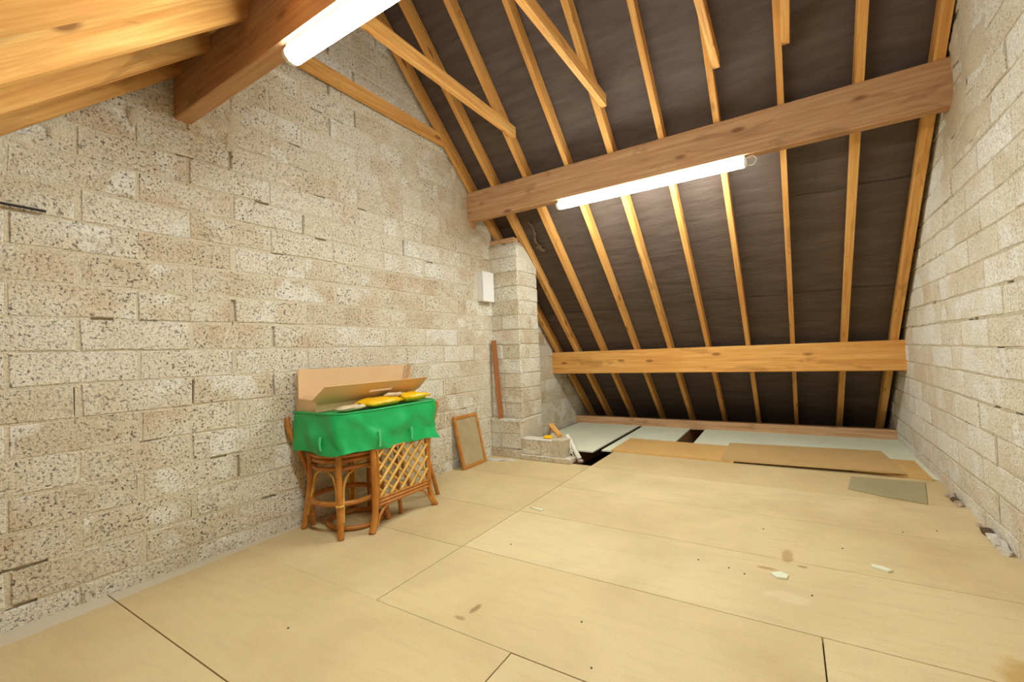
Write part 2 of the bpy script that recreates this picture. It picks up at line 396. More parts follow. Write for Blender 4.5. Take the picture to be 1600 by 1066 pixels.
def in_view(x, m=90):
    def f(u, z):
        d = Vector((x, u, z))-CAM; w_ = d.dot(cf)
        if w_ <= .05: return False
        px, py = 800+FPX*d.dot(cr)/w_, 533-FPX*d.dot(cu)/w_
        return -m < px < 1600+m and -m < py < 1066+m
    return f
wall_l = gable('wall_left', 1, xl, 'block', 'mortar', 1, -.005, in_view(0), 3)
wall_r = gable('wall_right', -1, xr, 'block_pale', 'mortar_pale', 0, 3.06-.4515*7, in_view(XW), 5)
# mortar smears on the gables
def smear(parent, side, xf, u, z, su, sz, seed, mat='smear', th=.012):
    n = 9; vs = []; fs = []
    for i in range(n+1):
        for j in range(n+1):
            a, b = i/n*2-1, j/n*2-1; rr_ = math.hypot(a, b)
            e = 1+.45*noise.noise(Vector((a*1.6+seed*5, b*1.6, seed)))
            h = max(-.4, (1-(rr_/e)**3))*th*(1+.5*noise.noise(Vector((a*4, b*4, seed*2.))))
            y = u+a*su*e; vs.append(Vector((xf(min(y, 3.98) if side > 0 else y)+side*(h+.003), y, z+b*sz*e)))
    for i in range(n):
        for j in range(n):
            p = i*(n+1)+j; fs.append((p, p+1, p+n+2, p+n+1))
    return link('mortar_smear', mesh('mortar_smear', vs, fs, True), mat, parent)
for i, (u, z, su, sz) in enumerate([(.44, 2.10, .10, .045), (.60, 2.20, .05, .06), (.88, 2.38, .03, .055), (1.30, 2.50, .085, .05), (1.36, 2.56, .05, .07), (1.34, 2.40, .04, .05), (3.45, 2.6, .06, .16), (3.40, 2.9, .05, .16), (3.55, 2.36, .12, .05), (.33, 2.05, .1, .05)]):
    smear(wall_l, 1, xl, u, z, su, sz, i+1)
for i, (u, z, su, sz) in enumerate([(3.50, 2.75, .10, .10), (3.45, 2.42, .10, .13), (3.75, 2.2, .10, .16), (3.62, 2.38, .16, .1), (3.3, 2.75, .1, .2), (3.3, 2.2, .25, .07), (3.40, 3.0, .1, .1), (3.2, 2.55, .2, .12)]):
    smear(wall_r, -1, xr, u, z, su, sz, i+21, 'smear', .014)

# ---- roof felt: two slopes, overlapping lapped strips as parts
def felt_strip(y0, y1, drop, seed, far=True, nx=56, ny=14):
    vs, fs = [], []
    for j in range(ny+1):
        for i in range(nx+1):
            x = -.04+(3.86)*i/nx; y = y0+(y1-y0)*j/ny
            sag = .012*math.sin(math.pi*((x-.075)/.41 % 1.0))
            wv = .007*noise.noise(Vector((x*.8, y*9, seed)))+.006*noise.noise(Vector((x*5, y*3, seed+9)))
            zz = under(y)+FELT+.0-sag-wv-drop*(1-j/ny)
            vs.append(Vector((x, y if far else 2*YR-y, zz)))
    for j in range(ny):
        for i in range(nx): a = j*(nx+1)+i; fs.append((a, a+1, a+nx+2, a+nx+1))
    return mesh('felt_strip', vs, fs, True)
ceil = struct(link('ceiling', mesh('ceiling', *join([prism([Vector((-.1, YR, under(YR)+FELT+.03)), Vector((-.1, YB+.1, under(YB+.1)+FELT+.03)), Vector((-.1, YB+.1, under(YB+.1)+FELT+.06)), Vector((-.1, YR, under(YR)+FELT+.06))], (4.0, 0, 0)),
    prism([Vector((-.1, YR, under(YR)+FELT+.03)), Vector((-.1, YA-.1, under(YA-.1)+FELT+.03)), Vector((-.1, YA-.1, under(YA-.1)+FELT+.06)), Vector((-.1, YR, under(YR)+FELT+.06))], (4.0, 0, 0))])), 'felt'))
laps = [YR-.02, 2.98, 3.66, 4.33, 5.11, 5.80, YB+.06]
for i in range(len(laps)-1):
    for far in (True, False):
        link('felt_strip', felt_strip(laps[i]-.05 if i else laps[i], laps[i+1], .008 if i else 0, i*3+far, far), 'felt', ceil)

# ---- purlins, plate, ridge, rafters, collars
def purlin(y0, y1, z0, z1, mat, label):
    o = beam('purlin', (-.05, (y0+y1)/2, z0), (3.80, (y0+y1)/2, z0), y1-y0, z1-z0, mat, ch=.006); return tag(o, label, 'beam', 'roof purlins')
purlin(3.575, 3.66, 2.433, 2.725, 'purlin', 'heavy brown timber purlin crossing above the white meter box, lit batten beneath')
purlin(5.385, 5.46, .769, 1.055, 'purlin_low', 'warm orange timber purlin set low near the eaves behind the plasterboard')
purlin(1.06, 1.145, 2.433, 2.725, 'purlin', 'heavy timber purlin with shadowed dark side facing the bright orange rafters')
purlin(2*YR-5.46, 2*YR-5.385, .769, 1.055, 'purlin_low', 'low timber purlin under the bright orange rafter slope')
tag(beam('wall_plate', (0, 6.15, -.014), (3.76, 6.15, -.014), .1, .115, 'purlin'), 'brown timber wall plate along the eaves behind pale boards', 'beam')
tag(beam('wall_plate', (0, 2*YR-6.15, 0), (3.76, 2*YR-6.15, 0), .1, .105, 'purlin'), 'timber wall plate at the eaves of the orange rafter slope', 'beam')
tag(beam('ridge_board', (0, YR, under(YR)-.06), (3.76, YR, under(YR)-.06), .04, .20, 'purlin'), 'ridge board at the apex where the rafters meet', 'beam')
RX = [.116, .40, .765, 1.195, 1.60, 2.015, 2.417, 2.825, 3.255, 3.632]
RW = [.040, .045, .046, .040, .050, .042, .042, .040, .050, .055]
def rafter(x, wid, far):
    """rafter with bird's-mouth notches seated on the two purlins"""
    ys, ye, dep = YR+.02, 6.62, .112
    pts = [(ys, under(ys))]
    for y0, y1, zt in ((3.575, 3.66, 2.724), (5.385, 5.46, 1.054)):
        pts += [(5.40-(zt-1.06)/SL, zt), (y1, zt), (y1, under(y1))]
    pts += [(ye, under(ye)), (ye+NORM.y*dep, under(ye)+NORM.z*dep), (ys, under(ys)+dep/NORM.z)]
    sg = 1 if far else -1; f = lambda y: y if far else 2*YR-y
    o0 = Vector((x, f(ys), under(ys))); ax = Vector((0, sg, -SL)).normalized(); nz = Vector((0, sg*NORM.y, NORM.z)); ay = nz.cross(ax)
    loc = [Vector((x, f(y), z))-o0 for y, z in pts]
    me = mesh('rafter', *prism([Vector((v.dot(ax), -wid/2, v.dot(nz))) for v in loc], (0, wid, 0)))
    o = link('rafter', me, 'rafter')
    o.matrix_world = Matrix(((ax.x, ay.x, nz.x, o0.x), (ax.y, ay.y, nz.y, o0.y), (ax.z, ay.z, nz.z, o0.z), (0, 0, 0, 1)))
    return o
for i, x in enumerate(RX):
    tag(rafter(x, RW[i], True), 'pine rafter on the low-purlin slope, %s out from the gable with the meter box' % ORD[i], 'rafter', 'rafters of the slope above the plasterboard')
for i, x in enumerate(RX):
    tag(rafter(min(x, 3.585) if i else .075, .045, False), 'bright orange rafter on the slope behind the dark-sided purlin, %s from the smeared block gable' % ORD[i], 'rafter', 'rafters of the opposite slope')
# collar tie against the gable, its ends cut to the slope and butted under the end rafters
cz_ = 3.06; ce = lambda z: 5.40-(z-1.06)/SL+.002
cpts = [(2*YR-ce(cz_), cz_), (ce(cz_), cz_), (ce(cz_+.095), cz_+.095), (2*YR-ce(cz_+.095), cz_+.095)]
me = mesh('collar_tie', *prism([Vector((y-YR, -.0225, z-cz_)) for y, z in cpts], (0, .045, 0)))
o = link('collar_tie', me, 'rafter'); o.matrix_world = Matrix(((0, -1, 0, .106), (1, 0, 0, YR), (0, 0, 1, cz_), (0, 0, 0, 1)))
tag(o, 'collar tie fixed flat along the block gable above the meter box', 'beam', 'collar ties under the ridge')
for x, z, lab in [(.8105, 2.985, 'long collar tie nailed to the third rafter from the meter-box gable'), (1.6475, 2.985, 'collar tie nailed to the fifth rafter from the meter-box gable'), (2.4605, 2.985, 'collar tie nailed to the seventh rafter from the meter-box gable'), (2.8675, 2.985, 'collar tie nailed to the eighth rafter from the meter-box gable')]:
    ye = 5.40-(z-1.06)/SL+.035
    tag(beam('collar_tie', (x, 2*YR-ye, z), (x, ye, z), .045, .095, 'rafter'), lab, 'beam', 'collar ties under the ridge')
tag(box('timber_packer', .02, .10, 3.60, 3.69, 2.37, 2.433, 'purlin', None, .004), 'short timber packer block under the purlin end at the gable', 'wood block')
tag(beam('padstone_timber', (.03, 3.99, 2.245), (.385, 3.99, 2.245), .10, .052, 'purlin'), 'short dark timber lying across the top of the block pier', 'wood block')

# ---- chimney pier
pier = struct(link('wall_pier', mesh('wall_pier', *join([prism([Vector((.0, 3.935, -.2)), Vector((.0, 3.935, 2.22)), Vector((.0, 4.05, 2.23)), Vector((.0, 4.33, under(4.33)-.01)), Vector((.0, 4.33, -.2))], (.425, 0, 0)),
    boxg(.0, .445, 3.85, 4.2, -.2, .375), boxg(.40, .86, 3.85, 3.97, -.2, .205)])), 'mortar'))
prr = random.Random(11)
for kz in range(-1, 15):
    z0 = max(Z0+CH*kz+.005, 0); z1 = min(Z0+CH*(kz+1)-.005, 2.22)
    if z1-z0 < .03: continue
    fr = [(.075, .425)] if kz % 2 else [(.075, .205), (.215, .425)]
    yf = 3.935; lowc = z1 < .40
    if lowc: yf = 3.85; fr = [(.085, .447)] if kz != 0 else [(.085, .2), (.21, .447)]
    for a, b in fr:
        cx, cz = (a+b)/2, (z0+z1)/2; pl = rough_outline([(a-cx, z0-cz), (b-cx, z0-cz), (b-cx, z1-cz), (a-cx, z1-cz)], prr)
        vs, fs = block_geo(pl, prr.uniform(.004, .012)); link('block', mesh('block', [Vector((v.y, -v.x, v.z)) for v in vs], fs), 'block', pier, (cx, yf, cz))
    ym = 4.33; sd = [(3.94, ym)] if kz % 2 else [(3.94, 4.13), (4.14, ym)]
    for a, b in sd:
        zt = min(z1, under(b)-.02)
        if zt-z0 < .03 or z0 < .2: continue
        cy, cz = (a+b)/2, (z0+zt)/2; pl = rough_outline([(a-cy, z0-cz), (b-cy, z0-cz), (b-cy, zt-cz), (a-cy, zt-cz)], prr)
        vs, fs = block_geo(pl, prr.uniform(.004, .010)); link('block', mesh('block', vs, fs), 'block', pier, (.425, cy, cz))
for a, b, z0, z1 in [(.455, .66, .05, .205), (.67, .855, .05, .20)]:
    cx, cz = (a+b)/2, (z0+z1)/2; pl = rough_outline([(a-cx, z0-cz), (b-cx, z0-cz), (b-cx, z1-cz), (a-cx, z1-cz)], prr)
    vs, fs = block_geo(pl, .009); link('block', mesh('block', [Vector((v.y, -v.x, v.z)) for v in vs], fs), 'block', pier, (cx, 3.85, cz))
def crust(x0, x1, y0, y1, z, h, seed, mat, parent, name='mortar_bed'):
    n, m = 14, 6; vs, fs = [], []
    for i in range(n+1):
        for j in range(m+1):
            a, b = i/n, j/m; e = min(a, 1-a, b, 1-b)
            x = x0+(x1-x0)*a+.012*noise.noise(Vector((b*5, seed, 1))); y = y0+(y1-y0)*b+.014*noise.noise(Vector((a*7, seed, 2)))
            vs.append(Vector((x, y, z+(h*(.55+.6*noise.noise(Vector((a*6, b*3, seed)))) if e > 0 else -.004))))
    for i in range(n):
        for j in range(m): p = i*(m+1)+j; fs.append((p, p+1, p+m+2, p+m+1))
    return link(name, mesh(name, vs, fs, True), mat, parent)
crust(.07, .455, 3.835, 3.94, .374, .022, 1, 'plaster_dust', pier)
crust(.44, .88, 3.835, 3.975, .204, .014, 2, 'plaster_dust', pier)
crust(.06, .44, 3.92, 4.06, 2.215, .05, 3, 'smear', pier)
box('block', .45, 1.0, 3.815, 3.96, 0, .05, 'block', pier, .006)

# ------------------------------------------------------------------ lit battens
def batten(x0, x1, yc, zt, label, loop_x=None):
    root = tag(empty('fluorescent_batten', (x0, yc, zt)), label, 'light', 'lit fluorescent battens')
    L = x1-x0; rel = root.location
    def P(o): o.location = Vector(o.location)-rel; return o
    P(box('housing', x0+.01, x1-.01, yc-.030, yc+.030, zt-.028, zt, 'housing', root, .004))
    sec = [(-.034, 0), (-.038, -.012), (-.034, -.030), (-.020, -.043), (0, -.047), (.020, -.043), (.034, -.030), (.038, -.012), (.034, 0)]
    me = mesh('diffuser', *prism([Vector((.02, a, -.028+b)) for a, b in sec], (L-.04, 0, 0)))
    link('diffuser', me, 'lit', root)
    for a, b in ((0, .021), (L-.021, L)):
        link('end_cap', mesh('end_cap', *prism([Vector((a, p*1.08, -.025+q*1.06)) for p, q in sec], (b-a, 0, 0))), 'housing', root)
    if loop_x:
        pts = [(L-.01, .0, -.01), (L+.035, 0, -.004), (L+.06, 0, -.035), (L+.035, 0, -.068), (L-.008, 0, -.062)]
        tube('cable_loop', pts, .004, 'white', root, 6)
    return root
batten(1.075, 2.60, 3.612, 2.433, 'lit white batten under the brown purlin, with a small cable loop at one end', True)
batten(1.03, 2.56, 1.105, 2.433, 'lit white batten under the dark-sided purlin opposite the lower rafters')

# ------------------------------------------------------------------ wall-mounted things
jb = tag(empty('meter_box', (.077, 3.79, 1.62)), 'white plastic meter box fixed to the block wall beside the pier', 'electrical box')
box('body', .072, .142, 3.70, 3.885, 1.625, 1.93, 'white', jb, .006, (0.077, 3.79, 1.62)).location = (0, 0, 0)
box('lid', .142, .155, 3.695, 3.89, 1.62, 1.935, 'white', jb, .005, (0.077, 3.79, 1.62)).location = (0, 0, 0)
tag(tube('steel_rod', [(.012, .30, 1.797), (.012, .42, 1.795), (.012, .56, 1.792)], .006, 'steel', None, 6), 'thin dark steel rod lying in a mortar joint of the block gable', 'rod')

# ------------------------------------------------------------------ loose boards on the floor
tag(slab('loose_board', [(1.165, 4.47), (2.32, 4.44), (2.32, 5.09), (1.165, 5.14)], .001, .019, 'tanboard'), 'tan chipboard offcut lying flat beside the dark floor hole', 'board')
tag(slab('loose_board', [(3.20, 4.53), (3.655, 4.45), (3.655, 5.05), (3.20, 5.05)], .001, .016, 'tanboard'), 'orange-tan board offcut against the plain gable, partly under the plywood', 'board')
tag(slab('plywood_sheet', [(2.215, 4.44), (3.50, 4.46), (3.46, 5.22), (2.215, 5.18)], .024, .040, 'plywood', None, (0.004, -.010, 0)), 'long brown plywood sheet lying raised over the tan boards', 'board')
tag(slab('grey_board', [(3.157, 4.337), (3.105, 3.977), (3.30, 3.87), (3.497, 3.81), (3.592, 4.36)], .001, .008, 'greyboard'), 'small olive-grey board with a cut corner lying on the chipboard', 'board')
def shard(name, c, pts, h, mat, rz, label, tx=.0):
    vs, fs = prism([Vector((a, b, 0)) for a, b in pts], (0, 0, h)); o = link(name, mesh(name, vs, fs), mat, None, (c[0], c[1], .0005)); o.rotation_euler = (tx, 0, rz)
    return tag(o, label, 'fragment', 'fragments on the floor')
shard('tile_fragment', (2.71, 2.385), [(-.035, .01), (-.02, -.028), (.02, -.032), (.038, .004), (.012, .03)], .007, 'tile', .3, 'pale five-sided tile fragment near the scuffed middle of the floor')
shard('tile_fragment', (3.112, 2.664), [(-.04, .012), (-.03, -.016), (.028, -.022), (.042, .006), (0, .02)], .009, 'tile', -.3, 'pale slim tile fragment nearer the plain gable')
shard('wood_wedge', (1.27, 2.645), [(-.05, 0), (.06, -.012), (.066, .012)], .008, 'tile', -.1, 'thin pale wooden wedge beside the long board joint')

# ------------------------------------------------------------------ rubble by the pier
cb = empty('broken_block', (.87, 3.90, .05)); tag(cb, 'pale mortar-caked block end standing against the low wall by the pier', 'concrete block')
bm = bmesh.new(); bmesh.ops.create_cube(bm, size=1); bmesh.ops.subdivide_edges(bm, edges=bm.edges[:], cuts=3, use_grid_fill=True)
for v in bm.verts:
    n_ = noise.noise_vector(v.co*3.1)*.10; rad = v.co.length; q = v.co*(1-.16*max(0, rad-.6)) + n_*.5
    v.co = Vector((q.x*.13, q.y*.15, q.z*.17+.082))
me = bpy.data.meshes.new('block_body'); bm.to_mesh(me); bm.free(); link('block_body', me, 'mortar_pale', cb)
crust(.81, .93, 3.84, 3.96, .203, .018, 7, 'plaster_dust', None, 'mortar_cap').parent = cb
bpy.data.objects['mortar_cap'].location = (-.87, -3.90, -.05)
pd = [Vector((.885, 4.003, .235)), Vector((1.04, 3.935, .032))]
tv, tf = tubeg(pd, .024, 14); tf = tf[:-2]; iv, jf = tubeg(pd, .018, 14); jf = jf[:-2]
ring = [(i, (i+1) % 14, 28+(i+1) % 14, 28+i) for i in range(14)]+[(14+i, 14+(i+1) % 14, 42+(i+1) % 14, 42+i) for i in range(14)]
me = mesh('plastic_pipe', tv+iv, tf+[tuple(i+28 for i in f) for f in jf]+ring)
tag(link('plastic_pipe', me, 'pvc'), 'short hollow white plastic pipe propped over the dark floor hole', 'pipe')
tag(beam('wood_offcut', (.62, 4.17, .285), (.835, 3.945, .222), .055, .03, 'rafter'), 'pale wood offcut resting across the low block wall', 'offcut', 'offcuts by the pier')
tag(beam('wood_offcut', (.52, 4.16, -.26), (.64, 4.13, .272), .03, .02, 'purlin'), 'narrow upright offcut propping the paler one behind the low wall', 'offcut', 'offcuts by the pier')
tag(lump('yellow_foam', (.735, 3.895, .228), (.06, .035, .018), 'yellow', None, 3), 'small yellow foam scrap on the low wall by the pier', 'scrap')
cab = [(.955, 3.93, .18), (.965, 3.90, .14), (.975, 3.92, .10), (.96, 3.91, .085), (.97, 3.89, .12), (.985, 3.90, .08), (.99, 3.92, .056)]
tag(tube('white_cable', cab, .005, 'white', None, 6), 'tangled white cable end beside the plastic pipe', 'cable')
for i, (x, y, sx) in enumerate([(.96, 3.99, .05), (1.05, 3.93, .03)]):
    tag(lump('mortar_lump', (x, y, .015), (sx, sx*.7, .02), 'chip', None, i+5), ['larger grey mortar lump beside the white cable', 'small grey mortar lump at the edge of the floor hole'][i], 'rubble', 'rubble by the pier')
for i, (x, y, s_) in enumerate([(.22, 3.70, .10), (.36, 3.74, .07)]):
    o = lump('dust_heap', (x, y, .001), (s_, s_*.55, .008), 'plaster_dust', None, i+40, 2, .7); o['kind'] = 'stuff'; tag(o, 'white plaster dust spilt on the boards before the pier', 'dust')
# rubble at the foot of the plain gable
for i, (y, m_, s_) in enumerate([(4.05, 'chip', .035), (3.96, 'chip_dark', .03), (3.88, 'chip', .03), (3.385, 'chip_dark', .035), (3.29, 'plaster_dust', .035), (3.20, 'plaster_dust', .04), (3.12, 'plaster_dust', .03), (3.5, 'chip', .02)]):
    wh = ['first past the olive-grey board', 'second past the olive-grey board', 'third past the olive-grey board', 'touching the white patch', 'beside the dark brown one', 'amid the white patch', 'ending the white patch', 'midway along'][i]
    nm = {'chip': 'grey', 'chip_dark': 'dark brown', 'plaster_dust': 'white'}[m_]
    tag(lump('mortar_crumb', (xr(y)-.03, y, s_*.3), (s_*.7, s_*1.4, s_*.6), m_, None, i+60, 2, .6), '%s mortar crumb at the foot of the pale gable, %s' % (nm, wh), 'rubble', 'crumbs along the pale gable')

# ------------------------------------------------------------------ leaning plank and framed mirror
o = beam('leaning_plank', (.225, 3.872, .39), (.148, 3.90, 1.215), .016, .055, 'stick', (-.8, -.6, 0)); tag(o, 'thin brown plank leaning in the corner on the pier ledge', 'plank')
fw, fh = .375, .495
fr = tag(empty('framed_mirror', (.165, 3.42, 0)), 'small wood-framed mirror leaning on the block wall before the pier', 'mirror')
fr.rotation_euler = (0, 0, .02)
def fbar(name, pts):
    vs, fs = prism([Vector((0, a, b)) for a, b in pts], (.022, 0, 0)); return link(name, mesh(name, vs, fs), 'frame', fr)
t_ = .028; lean = Matrix.Rotation(-math.atan2(.105, .48), 4, 'Y')
h_ = fw/2
bars = [('frame_rail', [(-h_, 0), (h_, 0), (h_-t_, t_), (-h_+t_, t_)]), ('frame_rail', [(-h_, fh), (-h_+t_, fh-t_), (h_-t_, fh-t_), (h_, fh)]),
        ('frame_stile', [(-h_, 0), (-h_+t_, t_), (-h_+t_, fh-t_), (-h_, fh)]), ('frame_stile', [(h_, 0), (h_, fh), (h_-t_, fh-t_), (h_-t_, t_)])]
for nm, pts in bars: fbar(nm, pts).matrix_local = lean
link('mirror_glass', mesh('mirror_glass', *boxg(.004, .012, -h_+t_*.8, h_-t_*.8, t_*.8, fh-t_*.8)), 'mirror', fr).matrix_local = lean

# ------------------------------------------------------------------ rattan stool
st = tag(empty('rattan_stool', (.29, 1.87, 0)), 'rattan stool with ring stretcher standing under the green cover by the wall', 'stool')
SO = Vector((.29, 1.87, 0))
def S(name, pts, r, mat='rattan', seg=8, closed=False, r1=None, par=st, org=SO): return tube(name, [Vector(p)-org for p in pts], r, mat, par, seg, closed, 6, True, r1)
feet = [(.483, 1.685, .44, 1.715), (.105, 1.69, .15, 1.715), (.475, 2.06, .435, 2.03), (.115, 2.06, .15, 2.03)]
for fx, fy, tx, ty in feet:
    S('leg', [(fx, fy, 0), (fx+(tx-fx)*.55, fy+(ty-fy)*.55, .15), (tx, ty, .32), (tx, ty, .50)], .0195)
    for ox, oy in [(f[2], f[3]) for f in feet]:      # curved brace canes towards the two neighbouring legs
        if abs(ox-tx) > .1 and abs(oy-ty) > .1 or (ox, oy) == (tx, ty): continue
        ux, uy = (ox-tx), (oy-ty); L_ = math.hypot(ux, uy); ux /= L_; uy /= L_
        sx, sy = math.copysign(.012, tx-SO.x), math.copysign(.012, ty-SO.y)
        S('brace_cane', [(tx+(fx-tx)*.7+ux*.020, ty+(fy-ty)*.7+uy*.020, .09), (tx+(fx-tx)*.3+ux*.026, ty+(fy-ty)*.3+uy*.026, .20), (tx+ux*.032, ty+uy*.032, .29), (tx+ux*.06, ty+uy*.06, .355), (tx+ux*.115, ty+uy*.115, .385), (tx+ux*.155+sx, ty+uy*.155+sy, .392)], .0085, 'cane', 6)
S('seat_rim', circle((.295, 1.872, .485), .195), .016, closed=True)
S('seat_rim', circle((.295, 1.872, .452), .19), .014, closed=True)
S('seat_rim', circle((.295, 1.872, .405), .19), .014, closed=True)
S('stretcher_ring', circle((.293, 1.872, .195), .205), .0165, closed=True)
S('base_ring', circle((.31, 1.93, .02), .17), .014, 'rattan', closed=True)
seat = mesh('seat', *prism([p-SO for p in circle((.295, 1.872, .478), .185)], (0, 0, .018))); link('seat', seat, 'rattan', st)
for (fx, fy, tx, ty) in feet[:1]:
    S('binding', circle((fx-.018, fy+.013, .195), .022, 12), .006, 'cane', 6, True)

# ------------------------------------------------------------------ rattan table with lattice panel
TO = Vector((.36, 2.13, 0))
tb = tag(empty('rattan_table', TO), 'rattan table with woven lattice side panel beneath the green vinyl cover', 'table')
def T(name, pts, r, mat='rattan', seg=8, closed=False, r1=None, par=tb): return tube(name, [Vector(p)-TO for p in pts], r, mat, par, seg, closed, 6, True, r1)
T('leg', [(.58, 1.835, 0), (.566, 1.872, .09), (.56, 1.885, .22), (.550, 1.885, .48), (.530, 1.885, .56), (.52, 1.885, .72)], .0215)
T('leg', [(.575, 2.415, 0), (.562, 2.38, .09), (.56, 2.365, .22), (.556, 2.367, .47), (.535, 2.37, .55), (.52, 2.38, .72)], .0195)
T('leg', [(.43, 2.60, 0), (.43, 2.55, .16), (.42, 2.51, .34), (.42, 2.56, .52), (.42, 2.62, .66), (.42, 2.63, .72)], .016)
T('leg', [(.10, 1.76, 0), (.09, 1.75, .28), (.075, 1.70, .48), (.055, 1.64, .62), (.05, 1.63, .72)], .016, 'rattan')
T('leg', [(.16, 2.17, 0), (.16, 2.17, .72)], .016, 'rattan'); T('leg', [(.48, 2.17, 0), (.46, 2.17, .16), (.44, 2.17, .45)], .014, 'rattan')
T('leg', [(.14, 2.60, 0), (.12, 2.52, .34), (.13, 2.62, .72)], .016, 'rattan')
T('brace_cane', [(.578, 1.875, .03), (.570, 1.91, .09), (.565, 1.97, .135), (.562, 2.04, .148)], .009); T('brace_cane', [(.573, 2.385, .02), (.566, 2.345, .09), (.563, 2.30, .13), (.562, 2.25, .148)], .009)
for z, r_ in ((.150, .012), (.172, .011), (.192, .010), (.498, .012)): T('panel_rail', [(.565, 1.89, z), (.565, 2.12, z), (.565, 2.365, z)], r_)
T('panel_stile', [(.568, 1.907, .15), (.568, 1.907, .51)], .008); T('panel_stile', [(.568, 2.345, .15), (.568, 2.345, .51)], .008)
ya, yb, za, zb = 1.908, 2.345, .195, .497
for sgn in (1, -1):
    for q in range(-5, 13):
        c0 = ya+q*.088
        pts = []
        for z in (za, zb): pts.append((c0+(z-za)*sgn*1.02+(0 if sgn > 0 else (zb-za)*.5), z))
        (y0, z0), (y1, z1) = pts
        def cl(t): return (y0+(y1-y0)*t, z0+(z1-z0)*t)
        lo, hi = 0.0, 1.0
        for lim, gt in ((ya, True), (yb, False)):
            tt = (lim-y0)/(y1-y0)
            inc = (y1 > y0) == gt
            if inc: lo = max(lo, tt)
            else: hi = min(hi, tt)
        if hi-lo < .06: continue
        a, b = cl(lo), cl(hi); xo = .571 if sgn > 0 else .561
        T('lattice_cane', [(xo, a[0], a[1]), (xo, (a[0]+b[0])/2, (a[1]+b[1])/2), (xo, b[0], b[1])], .0105 if sgn > 0 else .0092, 'cane', 6)
o = box('table_top', .07, .50, 1.70, 2.45, .715, .735, 'rattan', tb, .006, tuple(TO)); o.location = (0, 0, 0)

# ------------------------------------------------------------------ green vinyl cover
CO = Vector((.31, 2.06, .735))
cv = tag(empty('vinyl_cover', CO), 'crumpled bright green vinyl cover hanging over the rattan table', 'cover')
per = [(.085, 1.655), (.20, 1.650), (.33, 1.648), (.455, 1.650), (.515, 1.675), (.555, 1.75), (.568, 1.85), (.572, 1.98), (.572, 2.12), (.572, 2.27), (.572, 2.38), (.560, 2.455), (.50, 2.49), (.35, 2.50), (.2, 2.50), (.085, 2.50)]
path = smooth_path([Vector((a, b, 0)) for a, b in per], 6)
NV = 16; vs, fs = [], []
for i, p in enumerate(path):
    d = (path[min(i+1, len(path)-1)]-path[max(i-1, 0)]).normalized(); nr = Vector((d.y, -d.x, 0))
    t = i/(len(path)-1); zb_ = .508-.022*max(0, (p.y-1.9))/.5+.008*math.sin(t*23); zt_ = .752
    for j in range(NV+1):
        s_ = j/NV; z = zt_+(zb_-zt_)*s_
        q = Vector((p.x*3+p.y*3.2, z*5+t*5, t*4))
        tri = lambda v: abs((v % 1.0)*2-1)*2-1
        f = .55*tri(q.x*.8+q.y*.55+.35*noise.noise(q*.9))+.45*tri(q.x*1.1-q.y*.75+.45*noise.noise(q*.8+Vector((3, 3, 1))))+.35*noise.noise(q*2.2)
        amp = .028*math.sin(math.pi*min(1, s_*1.6+.0)/2)*min(1, .15+t*5)
        out_ = max(f, -.35)*amp+.012*s_
        vs.append(p+nr*out_+Vector((0, 0, z+.004*noise.noise(q*2)*(j == NV)))-CO)
for i in range(len(path)-1):
    for j in range(NV): a = i*(NV+1)+j; fs.append((a, a+1, a+NV+2, a+NV+1))
link('skirt', mesh('skirt', vs, fs, True), 'green', cv)
vs = [p+Vector((0, 0, .752))-CO for p in path]; cpt = len(vs); vs.append(Vector((.31, 2.06, .746))-CO)
link('top_sheet', mesh('top_sheet', vs, [(i, i+1, cpt) for i in range(len(path)-1)], False), 'green', cv)
link('hem', mesh('hem', *tubeg([p+Vector((0, 0, .752))-CO for p in path], .0055, 6), smooth=True), 'green', cv)
for (x, y, z0_, z1_, ww) in [(.385, 1.633, .53, .612, .016), (.596, 1.90, .52, .625, .018), (.592, 2.18, .515, .60, .014)]:
    front = x > .5
    pts = [(x, y, z1_), (x+(.006 if front else 0), y-(0 if front else .006), (z0_+z1_)/2), (x+.002, y, z0_)]
    tube('tie_strap', [Vector(p)-CO for p in pts], .0075, 'green_hem', cv, 6)

# ------------------------------------------------------------------ cardboard box and yellow packets
BO = Vector((.19, 2.1, .752))
cbx = tag(empty('cardboard_box', BO), 'open shallow cardboard box with raised flaps on the green cover', 'box')
def panel(name, quad, mat='card', th=.004):
    q = [Vector(p)-BO for p in quad]; n = (q[1]-q[0]).cross(q[2]-q[0]).normalized()
    return link(name, mesh(name, *prism(q, n*th)), mat, cbx)
panel('back_panel', [(.07, 1.685, .754), (.07, 2.60, .754), (.07, 2.60, .83), (.07, 1.685, .83)])
panel('front_panel', [(.30, 1.665, .754), (.30, 2.50, .754), (.30, 2.50, .825), (.30, 1.665, .825)])
panel('end_panel', [(.07, 1.685, .754), (.30, 1.665, .754), (.30, 1.665, .825), (.07, 1.685, .83)])
panel('end_panel', [(.07, 2.60, .754), (.30, 2.50, .754), (.30, 2.50, .825), (.07, 2.60, .83)])
panel('base_panel', [(.07, 1.685, .754), (.30, 1.665, .754), (.30, 2.50, .754), (.07, 2.60, .754)])
panel('back_flap', [(.068, 1.70, .83), (.068, 2.62, .83), (.052, 2.655, 1.014), (.052, 1.712, 1.022)])
panel('end_flap', [(.062, 1.695, .83), (.12, 1.67, .83), (.125, 1.668, .97), (.108, 1.675, 1.005), (.06, 1.70, 1.024)])
panel('end_flap', [(.075, 2.62, .83), (.14, 2.60, .83), (.12, 2.67, 1.0), (.065, 2.69, 1.02)])
panel('end_flap', [(.09, 1.685, .83), (.285, 1.665, .826), (.27, 1.72, .842), (.10, 1.74, .848)])
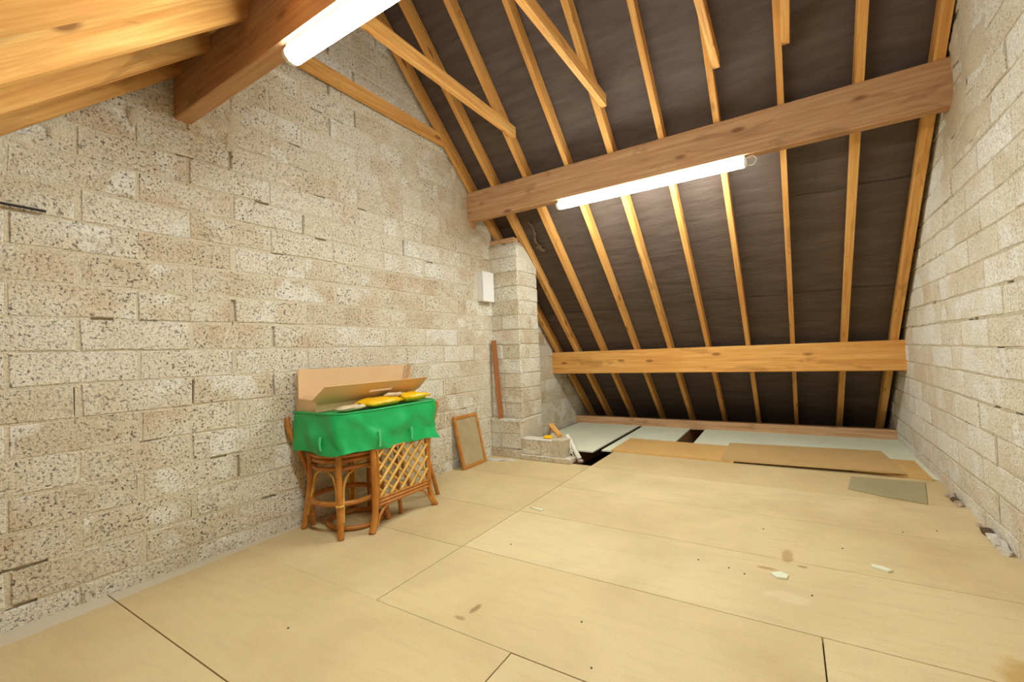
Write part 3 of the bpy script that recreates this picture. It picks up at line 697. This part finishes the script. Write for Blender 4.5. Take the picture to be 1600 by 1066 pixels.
bm = bmesh.new(); rowsf = [(0, 1.67, 2.49), (.3, 1.61, 2.52), (.42, 1.613, 2.519), (.53, 1.617, 2.517), (1, 1.632, 2.51)]
gv = [[bm.verts.new(Vector((.306+.144*t, y, .80+.117*t))-BO) for y in (a_, 2.02, 2.22, b_)] for t, a_, b_ in rowsf]
for i in range(4):
    for j in range(3):
        if not (i == 2 and j == 1): bm.faces.new((gv[i][j], gv[i][j+1], gv[i+1][j+1], gv[i+1][j]))     # the open cell is the handle hole
bmesh.ops.recalc_face_normals(bm, faces=bm.faces); bmesh.ops.solidify(bm, geom=bm.faces[:], thickness=.004)
me = bpy.data.meshes.new('front_flap'); bm.to_mesh(me); bm.free(); link('front_flap', me, 'card', cbx)
def packet(c, size, seed, mat, label, rz=0):
    bm = bmesh.new(); bmesh.ops.create_cube(bm, size=2); bmesh.ops.subdivide_edges(bm, edges=bm.edges[:], cuts=5, use_grid_fill=True)
    for v in bm.verts:
        u, vv = abs(v.co.x), abs(v.co.y); e = (1-max(u, vv)**4)*.85+.15
        n_ = noise.noise(v.co*2.2+Vector((seed*7, 0, 0)))*.45
        zz = (v.co.z*e+1)*.5*(1+n_*(v.co.z > 0)); v.co = Vector((v.co.x*size[0]*(1+.05*noise.noise(v.co*3)), v.co.y*size[1], max(0, zz)*size[2]))
    me = bpy.data.meshes.new('plastic_packet'); bm.to_mesh(me); bm.free()
    for p in me.polygons: p.use_smooth = True
    o = link('plastic_packet', me, mat, None, c); o.rotation_euler = (0, 0, rz); return tag(o, label, 'packet', 'packets lying on the green cover')
packet((.435, 2.05, .756), (.085, .16, .05), 1, 'yellow', 'bright yellow plastic packet lying below the box flap', .1)
packet((.43, 2.34, .756), (.085, .12, .065), 2, 'yellow', 'plump yellow plastic packet at the end of the green cover', -.05)
packet((.45, 1.805, .756), (.05, .10, .03), 3, 'clear', 'milky clear plastic packet beside the yellow ones', .15)
packet((.42, 2.19, .80), (.05, .06, .03), 4, 'clear', 'small crumpled clear wrapper resting on the yellow packets', .4)

# ------------------------------------------------------------------ torn film caught behind a rafter
vs, fs = [], []
NF = 18
for i in range(NF+1):
    t = i/NF; y = 4.03+t*.29; c = Vector((.525+.02*math.sin(t*7)+.012*noise.noise(Vector((t*11, 5, 2))), y, under(y)+FELT-.05))
    wd_ = .004+.030*abs(noise.noise(Vector((t*7.3+.4, 1, 2))))*(1+1.2*(t > .8))
    for s_ in (-1, 0, 1): vs.append(c+Vector((s_*wd_, 0, -.02*noise.noise(Vector((t*9, s_*2., 3)))-(.008 if s_ == 0 else 0))))
for i in range(NF):
    for j in range(2): a = i*3+j; fs.append((a, a+1, a+4, a+3))
tag(link('torn_film', mesh('torn_film', vs, fs, True), 'scrap'), 'torn dusty plastic film hanging on the roof felt above the pier', 'scrap')
